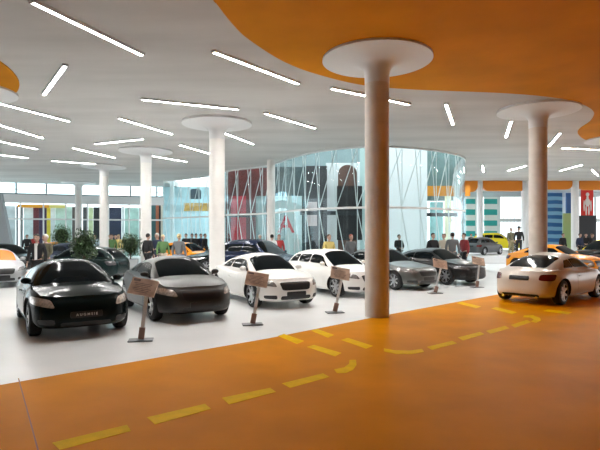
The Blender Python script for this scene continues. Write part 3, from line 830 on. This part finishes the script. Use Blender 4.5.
for c, s in (((0, -.08, 1.85), (.16, .02, .17)), ((0, -.08, 1.55), (.10, .02, .22)), ((0, -.08, 1.15), (.24, .02, .36)), ((-.3, -.08, .85), (.06, .02, .5)), ((.3, -.08, .85), (.06, .02, .5)), ((-.12, -.08, .45), (.07, .02, .45)), ((.12, -.08, .45), (.07, .02, .45))):
    ell(bm, c, s, 14, 8)
obj('figure_print', bm, mat('poster_white', (.85, .75, .72), .6), po)
slab('display_board', 578, 596, 215.5, 300, 44.0, pm('charcoal', (.03, .03, .035)), 'black panel below the red poster', 'display panel', z0=0)

# ================================================================== CARS
def U(x, y): v = Vector((x, y)).normalized(); return (v.x, v.y)
BLACKP = paint('black_green', (.004, .008, .008), 0, .14, 0.0, .10)
GREYP = paint('dark_grey', (.048, .046, .044), .55, .34)
CHARP = paint('charcoal', (.02, .021, .022), .3, .3)
WHITEP = paint('white', (.80, .79, .76), 0, .25)
SILVP = paint('silver_grey', (.13, .135, .13), .6, .3)
PEARL = paint('pearl_white', (.66, .62, .56), .1, .28)
NAVY = paint('navy', (.008, .016, .045), .2, .2)
BLUEP = paint('blue', (.012, .045, .16), .2, .2)
ORANGEP = paint('orange', (.80, .28, .015), 0, .25)
YELLOWP = paint('yellow', (.80, .68, .03), 0, .25)
DKGREEN = paint('dark_green', (.010, .022, .022), .2, .2)
LSILV = paint('light_silver', (.42, .43, .44), .6, .3)
L1 = mat('warm_lamp', (.40, .33, .28), .15, .2, 1.0, noise=.4, nscale=20)
car('car', 'coupe', BLACKP, (-4.94, 10.65), U(.55, -.835), 'glossy black coupe facing the camera, front left of the showroom', grille=False, lamps=L1, plate_text='A U G M S I E')
car('car', 'coupe', GREYP, (-3.15, 12.29), U(.53, -.848), 'dark grey coupe with black grille, between the black and the white coupe', lamps=L1)
car('car', 'coupe', WHITEP, (-1.12, 14.25), U(.5, -.866), 'white two-door coupe with black grille, beside the second column')
car('car', 'hatch', WHITEP, (1.03, 16.35), U(.56, -.83), 'white hatchback partly hidden behind the nearest column', scale=.97)
car('car', 'sedan', SILVP, (3.05, 18.37), U(.6, -.8), 'silver-grey saloon seen just right of the nearest column', scale=.97)
car('car', 'coupe', CHARP, (5.3, 20.0), U(.62, -.79), 'dark grey coupe at the right end of the front row', lamps=M_DLAMP)
car('car', 'coupe', PEARL, (7.35, 14.66), U(.76, .65), 'silver-white coupe seen from behind on the orange floor at right', spoiler=False)
car('car', 'hatch', DKGREEN, (-9.1, 20.8), U(-.98, .2), 'dark green-black hatchback behind the black coupe, beside the big shrub', scale=.97, extra={'tail_light': M_DLAMP})
car('car', 'coupe', LSILV, (-11.6, 19.0), U(.6, -.8), 'silver coupe with an orange reflection coloured into its windscreen at the left edge', extra={'windscreen': mat('orange_reflection_glass', (.85, .25, .02), .2, 0, 1.0)})  # windscreen coloured orange to stand for a reflection in the glass
car('car', 'sedan', BLACKP, (-14.6, 24.8), U(.86, -.5), 'black saloon with arched window line behind the silver car with the orange windscreen reflection')
car('car', 'sedan', NAVY, (-12.4, 27.2), U(.86, -.5), 'dark saloon behind the two people in coats')
car('car', 'hatch', ORANGEP, (-15.4, 32.6), U(.9, -.4), 'orange hatchback far left behind the dark cars')
car('car', 'hatch', BLACKP, (-3.9, 25.7), U(-.86, -.5), 'black hatchback half hidden by the second column')
car('car', 'hatch', ORANGEP, (-6.5, 28.6), U(.9, -.42), 'orange hatchback behind the shopper in the grey jacket')
car('car', 'suv', NAVY, (-1.7, 21.2), U(.8, -.6), 'navy off-roader behind the white two-door coupe')
car('car', 'coupe', ORANGEP, (12.0, 23.8), U(.6, -.8), 'orange coupe behind the silver-white coupe at right', scale=1.05)
car('car', 'suv', BLACKP, (17.9, 29.5), U(-.9, -.42), 'black car with a yellow roof at the right edge', extra={'cabin_shell': YELLOWP}, scale=.95)
# plinths with cars on them
bm = bmesh.new(); bx(bm, (13.95, 34.3, .25), (5.8, 4.6, .5)); bmesh.ops.bevel(bm, geom=bm.edges[:], offset=.03, segments=2, affect='EDGES')
tag(obj('display_plinth', bm, M_WHITE, None, None), 'low white plinth carrying the grey estate car', 'plinth')
car('car', 'hatch', paint('mid_grey', (.10, .105, .11), .5, .3), (12.6, 34.4), U(.75, .66), 'grey hatchback seen from behind on the white plinth', scale=.84, z=.5)
bm = bmesh.new(); bx(bm, (16.2, 41.2, .3), (5.6, 4.4, .6)); bmesh.ops.bevel(bm, geom=bm.edges[:], offset=.03, segments=2, affect='EDGES')
tag(obj('display_plinth', bm, M_WHITE, None, None), 'white plinth under the bright yellow car', 'plinth')
car('car', 'hatch', YELLOWP, (16.2, 41.2), U(.9, -.4), 'bright yellow hatchback far back behind the grey one', z=.6)

# ================================================================== INFO STANDS
M_POLE = mat('satin_pole', (.72, .72, .72), .3, .4)
M_SIGN = mat('bronze_sign_face', (.42, .29, .21), .35, 0, .3, noise=.25, nscale=9)
M_BASE = mat('steel_base', (.20, .21, .22), .35, .6)
def stand(x, d, label, lean=10.0, s=1.0):
    root = empty('info_stand', (x, d, 0), math.radians(12), label, 'sign stand', 'information signs along the front row')
    root.scale = (s,) * 3
    bm = bmesh.new(); bx(bm, (0, 0, .0125), (.42, .26, .025)); bmesh.ops.bevel(bm, geom=bm.edges[:], offset=.006, segments=2, affect='EDGES'); obj('base_plate', bm, M_BASE, root)
    bm = bmesh.new(); bx(bm, (0, 0, 0), (.065, .03, .84)); bmesh.ops.bevel(bm, geom=bm.edges[:], offset=.008, segments=2, affect='EDGES')
    tn = math.tan(math.radians(lean)); M = Matrix.Translation((.43 * tn, .05, .43)) @ Matrix.Rotation(math.radians(lean), 4, 'Y') @ Matrix.Rotation(math.radians(-6), 4, 'X')
    bmesh.ops.transform(bm, matrix=M, verts=bm.verts); obj('pole', bm, M_POLE, root)
    bm = bmesh.new(); bx(bm, (0, 0, 0), (.10, .05, .20)); bmesh.ops.transform(bm, matrix=Matrix.Translation((.13 * tn, .015, .13)) @ Matrix.Rotation(math.radians(lean), 4, 'Y'), verts=bm.verts); obj('pole_sleeve', bm, mat('bronze_sleeve', (.30, .18, .14), .4), root)
    PMx = Matrix.Translation((.86 * tn - .06, .06, .93)) @ Matrix.Rotation(math.radians(50), 4, 'X') @ Matrix.Rotation(math.radians(-14), 4, 'Z') @ Matrix.Shear('XY', 4, (-.22, 0))
    bm = bmesh.new(); bx(bm, (0, 0, 0), (.46, .34, .025)); bmesh.ops.transform(bm, matrix=PMx, verts=bm.verts)
    p = obj('sign_panel', bm, M_SIGN, root)
    bm = bmesh.new()
    for i in range(6): bx(bm, (-.02 + .01 * (i % 2), .06 - i * .035, .014), (.32 - .05 * (i % 3), .009, .002), mx=PMx)
    bx(bm, (-.14, .12, .014), (.12, .05, .002), mx=PMx)
    obj('printed_lines', bm, mat('sign_print', (.10, .06, .05), .5), p)
stand(XD(138, 8.6), 8.75, 'bronze information sign on a leaning pole between the black and dark grey coupes', 6.5)
stand(XD(252, 10.2), 10.3, 'leaning information sign in front of the white two-door coupe', 10.5)
stand(XD(335, 11.8), 11.9, 'leaning information sign just left of the nearest column', 14)
stand(XD(436, 15.7), 15.8, 'leaning information sign right of the nearest column, by the silver-grey saloon', 17)
stand(XD(480, 17.3), 17.6, 'information sign farthest right, before the grey hatchback plinth')

# ================================================================== SHRUBS
def shrub(x, d, z0, z1, r, label, planter=True, n=1500, col=(.035, .075, .022)):
    root = empty('potted_shrub', (x, d, 0), 0, label, 'potted plant', 'potted shrubs between the cars')
    rnd = random.Random(int(abs(x) * 100)); bm = bmesh.new(); H = (z1 - z0) / 2; zc = (z1 + z0) / 2
    for i in range(n):
        while True:
            v = Vector((rnd.uniform(-1, 1), rnd.uniform(-1, 1), rnd.uniform(-1, 1)))
            if .25 < v.length < 1: break
        v = v.normalized() * (.55 + .45 * rnd.random() ** .6) * (1 + .15 * math.sin(7 * v.x + 5 * v.z))
        c = Vector((v.x * r, v.y * r, zc + v.z * H)); s = rnd.uniform(.025, .055)
        R = Matrix.Rotation(rnd.uniform(0, 6.28), 3, 'Z') @ Matrix.Rotation(rnd.uniform(-1.2, 1.2), 3, 'X')
        pts = [(-s * .5, 0, 0), (0, -s * 1.3, .01), (s * .5, 0, 0), (0, s * 1.3, -.012)]
        bm.faces.new([bm.verts.new(c + R @ Vector(p)) for p in pts])
    for i in range(2): pass
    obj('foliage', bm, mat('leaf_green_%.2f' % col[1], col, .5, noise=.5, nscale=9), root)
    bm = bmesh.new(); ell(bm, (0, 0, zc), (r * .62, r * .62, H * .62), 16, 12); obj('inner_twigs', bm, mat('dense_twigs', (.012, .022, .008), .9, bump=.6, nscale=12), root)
    bm = bmesh.new(); tube(bm, (0, 0, z0 - .35 if planter else .3), (0, 0, zc), .035, .02)
    for i in range(5):
        a = i * 1.26; tube(bm, (0, 0, z0 + .05), (r * .5 * math.cos(a), r * .5 * math.sin(a), zc + .1), .015, .006, 6)
    obj('stem', bm, mat('bark', (.08, .05, .03), .8), root)
    bm = bmesh.new(); t = z0 - .05
    lathe(bm, [(.02, .0), (.30, 0), (.36, t), (.33, t), (.32, t - .06), (.01, t - .06)], 32); obj('planter', bm, mat('grey_planter', (.42, .43, .44), .5), root, 40)
shrub(XD(84, 16.6), 16.6, .95, 2.05, .44, 'dark green potted shrub left of the slim white column, behind the black coupe')
shrub(XD(132, 23.2), 23.0, .80, 1.95, .52, 'dark green shrub in a grey planter, behind the dark grey coupe')
shrub(XD(51, 29), 30.3, 1.1, 2.5, .62, 'lighter green potted shrub farther back at the left', col=(.07, .14, .04))

# ================================================================== PEOPLE
SKIN = mat('skin', (.52, .33, .25), .55)
def skin_mesh(verts, edges, root, sub=1):
    me = bpy.data.meshes.new('s'); me.from_pydata([v[0] for v in verts], edges, [])
    o = bpy.data.objects.new('s', me); COL.objects.link(o)
    md = o.modifiers.new('skin', 'SKIN'); md.use_smooth_shade = True
    for i, v in enumerate(verts):
        sv = me.skin_vertices[0].data[i]; r = v[1]; sv.radius = r if isinstance(r, tuple) else (r, r); sv.use_root = (i == root)
    ss = o.modifiers.new('sub', 'SUBSURF'); ss.levels = sub
    bpy.context.view_layer.update()
    r = bpy.data.meshes.new_from_object(o.evaluated_get(bpy.context.evaluated_depsgraph_get()))
    bpy.data.objects.remove(o)
    return r
def joints(pose, rnd):
    """skeleton for a 1.75 m figure facing -y; pose 0 standing, 1 weight on one leg, 2 hands together in front, 3 striding"""
    sw = {0: .02, 1: .05, 2: .0, 3: .24}[pose]
    J = dict(pelvis=(0, 0, .96), waist=(0, .01, 1.10), chest=(0, 0, 1.30), neck=(0, .01, 1.47), head0=(0, 0, 1.55))
    for s, n in ((1, 'l'), (-1, 'r')):
        k = s * sw
        J['hip' + n] = (s * .09, 0, .90); J['knee' + n] = (s * .10, -.03 - k * .55, .50); J['ank' + n] = (s * .11, .02 - k * .9 + (.05 if k < 0 else 0), .09); J['toe' + n] = (s * .13, -.15 - k * .9, .035)
        J['sh' + n] = (s * .185, .01, 1.42)
        if pose == 2: J['el' + n] = (s * .25, -.02, 1.14); J['wr' + n] = (s * .07, -.23, 1.08); 
        else: J['el' + n] = (s * .25, .03 + k * .25, 1.13); J['wr' + n] = (s * .26, -.05 + k * .5, .89)
    return J
def person(x, d, face, top, legs, hair, label, pose=0, h=1.86, z=0.0, skirt=False, longhair=False, hat=False):
    rnd = random.Random(int(x * 31 + d * 17)); J = joints(pose, rnd)
    root = empty('person', (x, d, z), face, label, 'person', 'visitors in the showroom'); k = h / 1.75; root.scale = (k,) * 3
    N = ['pelvis', 'waist', 'chest', 'neck', 'head0']; R = {'pelvis': (.135, .10), 'waist': (.12, .09), 'chest': (.13, .085), 'neck': .052, 'head0': .055}
    for s in 'lr':
        N += ['hip' + s, 'knee' + s, 'ank' + s, 'toe' + s, 'sh' + s, 'el' + s, 'wr' + s]
        R.update({'hip' + s: .085, 'knee' + s: .055, 'ank' + s: .042, 'toe' + s: (.045, .032), 'sh' + s: .058, 'el' + s: .042, 'wr' + s: .030})
    E = [('pelvis', 'waist'), ('waist', 'chest'), ('chest', 'neck'), ('neck', 'head0')]
    for s in 'lr': E += [('pelvis', 'hip' + s), ('hip' + s, 'knee' + s), ('knee' + s, 'ank' + s), ('ank' + s, 'toe' + s), ('chest', 'sh' + s), ('sh' + s, 'el' + s), ('el' + s, 'wr' + s)]
    base = skin_mesh([(J[n], R[n]) for n in N], [(N.index(a), N.index(b)) for a, b in E], 0)
    bm = bmesh.new(); bm.from_mesh(base)
    HM = Matrix.Translation((0, -.015, 1.645))
    ell(bm, (0, 0, .005), (.075, .095, .110), 16, 12, HM); ell(bm, (0, -.02, -.06), (.055, .065, .055), 12, 8, HM)
    tube(bm, (0, -.09, 1.655), (0, -.125, 1.625), .010, .016, 6)                 # nose
    for s in (1, -1): ell(bm, (s * .077, .01, 0), (.012, .022, .032), 8, 6, HM)      # ears
    for s, n in ((1, 'l'), (-1, 'r')):                                              # hands with fingers
        w_ = Vector(J['wr' + n]); e_ = Vector(J['el' + n]); dr = (w_ - e_).normalized(); side = Vector((0, 1, 0)) if pose != 2 else Vector((0, 0, 1))
        pc = w_ + dr * .05; ell(bm, pc, (.022, .038, .045) if pose != 2 else (.04, .03, .035), 10, 8)
        for q in range(4):
            b0 = pc + dr * .03 + side * (.024 - .016 * q); ln = (.065, .075, .070, .055)[q]
            m0 = b0 + dr * ln * .55; tube(bm, b0, m0, .0085, .008, 6); tube(bm, m0, m0 + (dr + Vector((-s * .45, -.2, 0))).normalized() * ln * .5, .008, .006, 6)
        t0_ = w_ + dr * .02 - Vector((0, .03, 0)); tube(bm, t0_, t0_ + (dr + Vector((0, -.7, 0))).normalized() * .06, .010, .007, 6)
    obj('body', bm, SKIN, root, 60)
    fb = bmesh.new()
    for s in (1, -1): ell(fb, (s * .030, -.103, 1.665), (.012, .008, .008), 8, 6)
    obj('eyes', fb, mat('eye_dark', (.03, .02, .02), .3), root)
    fb = bmesh.new(); ell(fb, (0, -.098, 1.595), (.024, .008, .007), 8, 6); obj('mouth', fb, mat('lips', (.40, .16, .14), .5), root)
    # top with sleeves
    N2 = ['pelvis', 'waist', 'chest', 'neckb', 'shl', 'ell', 'wrl', 'shr', 'elr', 'wrr']; J2 = dict(J); J2['neckb'] = (0, .01, 1.475)
    for s in 'lr':
        a, b = Vector(J['el' + s]), Vector(J['wr' + s]); J2['wr' + s] = tuple(a + (b - a) * .93); J2['el' + s] = J['el' + s]
    J2['pelvis'] = (0, 0, .90); J2['chest'] = (0, 0, 1.34)
    R2 = {'pelvis': (.165, .125), 'waist': (.145, .112), 'chest': (.185, .13), 'neckb': .082, 'shl': .074, 'shr': .074, 'ell': .057, 'elr': .057, 'wrl': .044, 'wrr': .044}
    E2 = [(0, 1), (1, 2), (2, 3), (2, 4), (4, 5), (5, 6), (2, 7), (7, 8), (8, 9)]
    link('jacket', recol(skin_mesh([(J2[n], R2[n]) for n in N2], E2, 0), top), root)
    # trousers
    N3 = ['pelvis', 'hipl', 'kneel', 'ankl', 'hipr', 'kneer', 'ankr']; R3 = {'pelvis': (.15, .115), 'hipl': .105, 'hipr': .105, 'kneel': .075, 'kneer': .075, 'ankl': .062, 'ankr': .062}
    link('trousers', recol(skin_mesh([(J[n], R3[n]) for n in N3], [(0, 1), (1, 2), (2, 3), (0, 4), (4, 5), (5, 6)], 0), legs), root)
    for s in 'lr':
        t_, a_ = Vector(J['toe' + s]), Vector(J['ank' + s]); c = (t_ + a_) / 2; sh = bmesh.new()
        ell(sh, (c.x, c.y, .05), (.052, .145, .05), 14, 8)
        obj('shoe', sh, mat('shoe_black', (.02, .018, .016), .5), root, 50)
    hb = bmesh.new(); ell(hb, (0, .018, .035), (.086, .098, .098), 16, 12, HM)
    bmesh.ops.delete(hb, geom=[v for v in hb.verts if v.co.y < -.055 and v.co.z < 1.70], context='VERTS')
    if longhair: ell(hb, (0, .045, -.07), (.078, .055, .12), 14, 10, HM)
    obj('hair', hb, hair, root, 60)
    if hat:
        hb = bmesh.new(); lathe(hb, [(.001, 1.83), (.08, 1.825), (.095, 1.74), (.16, 1.725), (.16, 1.715), (.08, 1.715)], 24); obj('hat', hb, mat('hat_black', (.012, .012, .012), .7), root, 40)
    return root
def recol(me, m):
    me.materials.clear(); me.materials.append(m)
    for p in me.polygons: p.use_smooth = True
    return me
def cl(n, c): return mat('cloth_' + n, c, .8)
BK = cl('black', (.012, .012, .014)); NV = cl('navy', (.02, .03, .07)); GY = cl('grey', (.14, .145, .15)); OL = cl('olive', (.14, .13, .08)); WH = cl('white', (.75, .75, .74))
GN = cl('green', (.10, .20, .07)); RD = cl('red', (.22, .02, .025)); LB = cl('light_blue', (.40, .52, .60)); YL = cl('yellow', (.75, .60, .20)); JN = cl('jeans', (.12, .18, .28)); KH = cl('khaki', (.35, .30, .17))
RR = cl('bright_red', (.45, .04, .04)); BG = cl('beige', (.5, .42, .33))
HD = mat('hair_dark', (.02, .015, .012), .6); HB = mat('hair_blond', (.62, .48, .25), .6); HG = mat('hair_grey', (.55, .52, .48), .6); HBR = mat('hair_brown', (.10, .05, .03), .6); HR = mat('hair_red', (.30, .07, .04), .6)
def pp(px, d, *a, **k): return person(XD(px, d), d, *a, **k)
a = pp(37, 16.4, .1, BK, BK, HD, 'dark-haired person in a black coat and white scarf behind the black coupe')
sb = bmesh.new(); lathe(sb, [(.085, 1.40), (.092, 1.44), (.080, 1.48), (.07, 1.46)], 20); bx(sb, (.02, -.135, 1.20), (.07, .03, .44)); obj('scarf', sb, WH, a)
pp(45.5, 17.15, -.3, OL, GY, HG, 'grey-haired person in an olive coat beside the one with a white scarf', pose=2)
pp(148, 22.6, 2.6, BK, BK, HD, 'person in a dark coat standing right of the shoppers column shrub', pose=1, h=1.9)
pp(157, 23.6, -.4, NV, NV, HG, 'person in navy with grey hair beside the dark-coated one', h=1.92, pose=2)
pp(163, 22.6, .5, GN, BG, HB, 'blond person in a green top and beige trousers', h=1.84)
pp(179, 20.6, 2.9, GY, JN, HB, 'blond person in a grey jacket and jeans behind the dark grey coupe', h=1.88, pose=1)
pp(112, 30.5, .2, GN, BK, HBR, 'small far person in green right of the slim white column')
pp(118.5, 31, .2, YL, WH, HB, 'small far blond person in a yellow top beside the green one', longhair=True)
pp(115.5, 32.5, .2, BK, BK, HD, 'small far person in black between the green and yellow tops')
pp(95, 32, .2, LB, JN, HD, 'small far person in light blue left of the slim white column')
pp(110, 34, .2, RD, BK, HBR, 'small far person in red just right of the slim white column')
pp(27, 35, .2, BK, BK, HD, 'distant person in black before the maroon banner, left one')
pp(34.5, 36, .2, RR, BK, HD, 'distant person in red before the maroon banner')
pp(63, 34.5, .2, NV, BK, HD, 'distant person in navy right of the far shrub')
for i, (px, d, c) in enumerate([(186, 32.5, BK), (192, 33, GY), (196, 32, BK), (201, 33.5, NV), (205, 32, BK)]):
    pp(px, d, .3 * i, c, BK, HD, ['person in black leftmost of the crowd beyond the orange hatchback', 'person in grey second from left in the crowd beyond the orange hatchback', 'person in black in the middle of the crowd beyond the orange hatchback', 'person in navy second from right in the crowd beyond the orange hatchback', 'person in black nearest the second column in the crowd'][i], h=1.92, pose=i % 3)
pp(260, 28.1, .2, LB, JN, HG, 'grey-haired person in light blue before the maroon wall', pose=2)
pp(272, 25.0, 2.8, WH, BK, HD, 'dark-haired person in a white shirt in front of the plain white column')
pp(279, 25.95, .2, RR, BK, HR, 'red-haired person in a red top right of the plain white column', longhair=True)
pp(329, 21.2, .4, YL, JN, HBR, 'dark-haired person in a yellow top behind the white hatchback', pose=1)
pp(351, 21.6, .4, GY, JN, HR, 'reddish-haired person in grey left of the nearest column')
pp(399, 27.0, .4, BK, BK, HD, 'person in black inside the glass wall before the bright white wall', pose=2)
pp(433, 22.2, .3, BK, NV, HD, 'person in a black suit behind the right-end dark grey coupe', h=1.92)
pp(444, 23.25, -.6, BG, BK, HBR, 'person in beige between the black suit and the grey shirt', pose=2, h=1.9)
pp(452.5, 22.45, 2.8, GY, GY, HD, 'person in a grey shirt left of the dark red shirt', h=1.95, pose=1)
pp(464, 23.6, -1.2, RD, BK, HD, 'person in a dark red shirt and black trousers beside the grey hatchback', h=1.92, pose=1)
pp(471, 44.2, .3, BK, BK, HD, 'far person in black, left of two behind the grey hatchback', h=1.95)
pp(476, 44.5, .3, BK, BK, HD, 'far person in black, right of two behind the grey hatchback', h=1.95)
pp(511, 33.6, .3, OL, KH, HBR, 'person in olive standing on the plinth beside the hatted one', z=.5, h=1.8)
pp(519, 32.8, -.4, BK, BK, HD, 'person in a black coat and hat standing on the plinth', z=.5, h=1.85, hat=True, pose=3)
pp(563, 36, .3, BK, BK, HD, 'person in black before the wide blue poster', h=1.95)
pp(580, 35.5, .3, NV, BK, HD, 'person in navy left below the red poster', h=1.95)
pp(586, 36, -.5, BK, BK, HD, 'person in black in the middle below the red poster', h=1.95, pose=2)
pp(592, 35.5, .7, BK, BK, HBR, 'person in black right below the red poster', h=1.92)
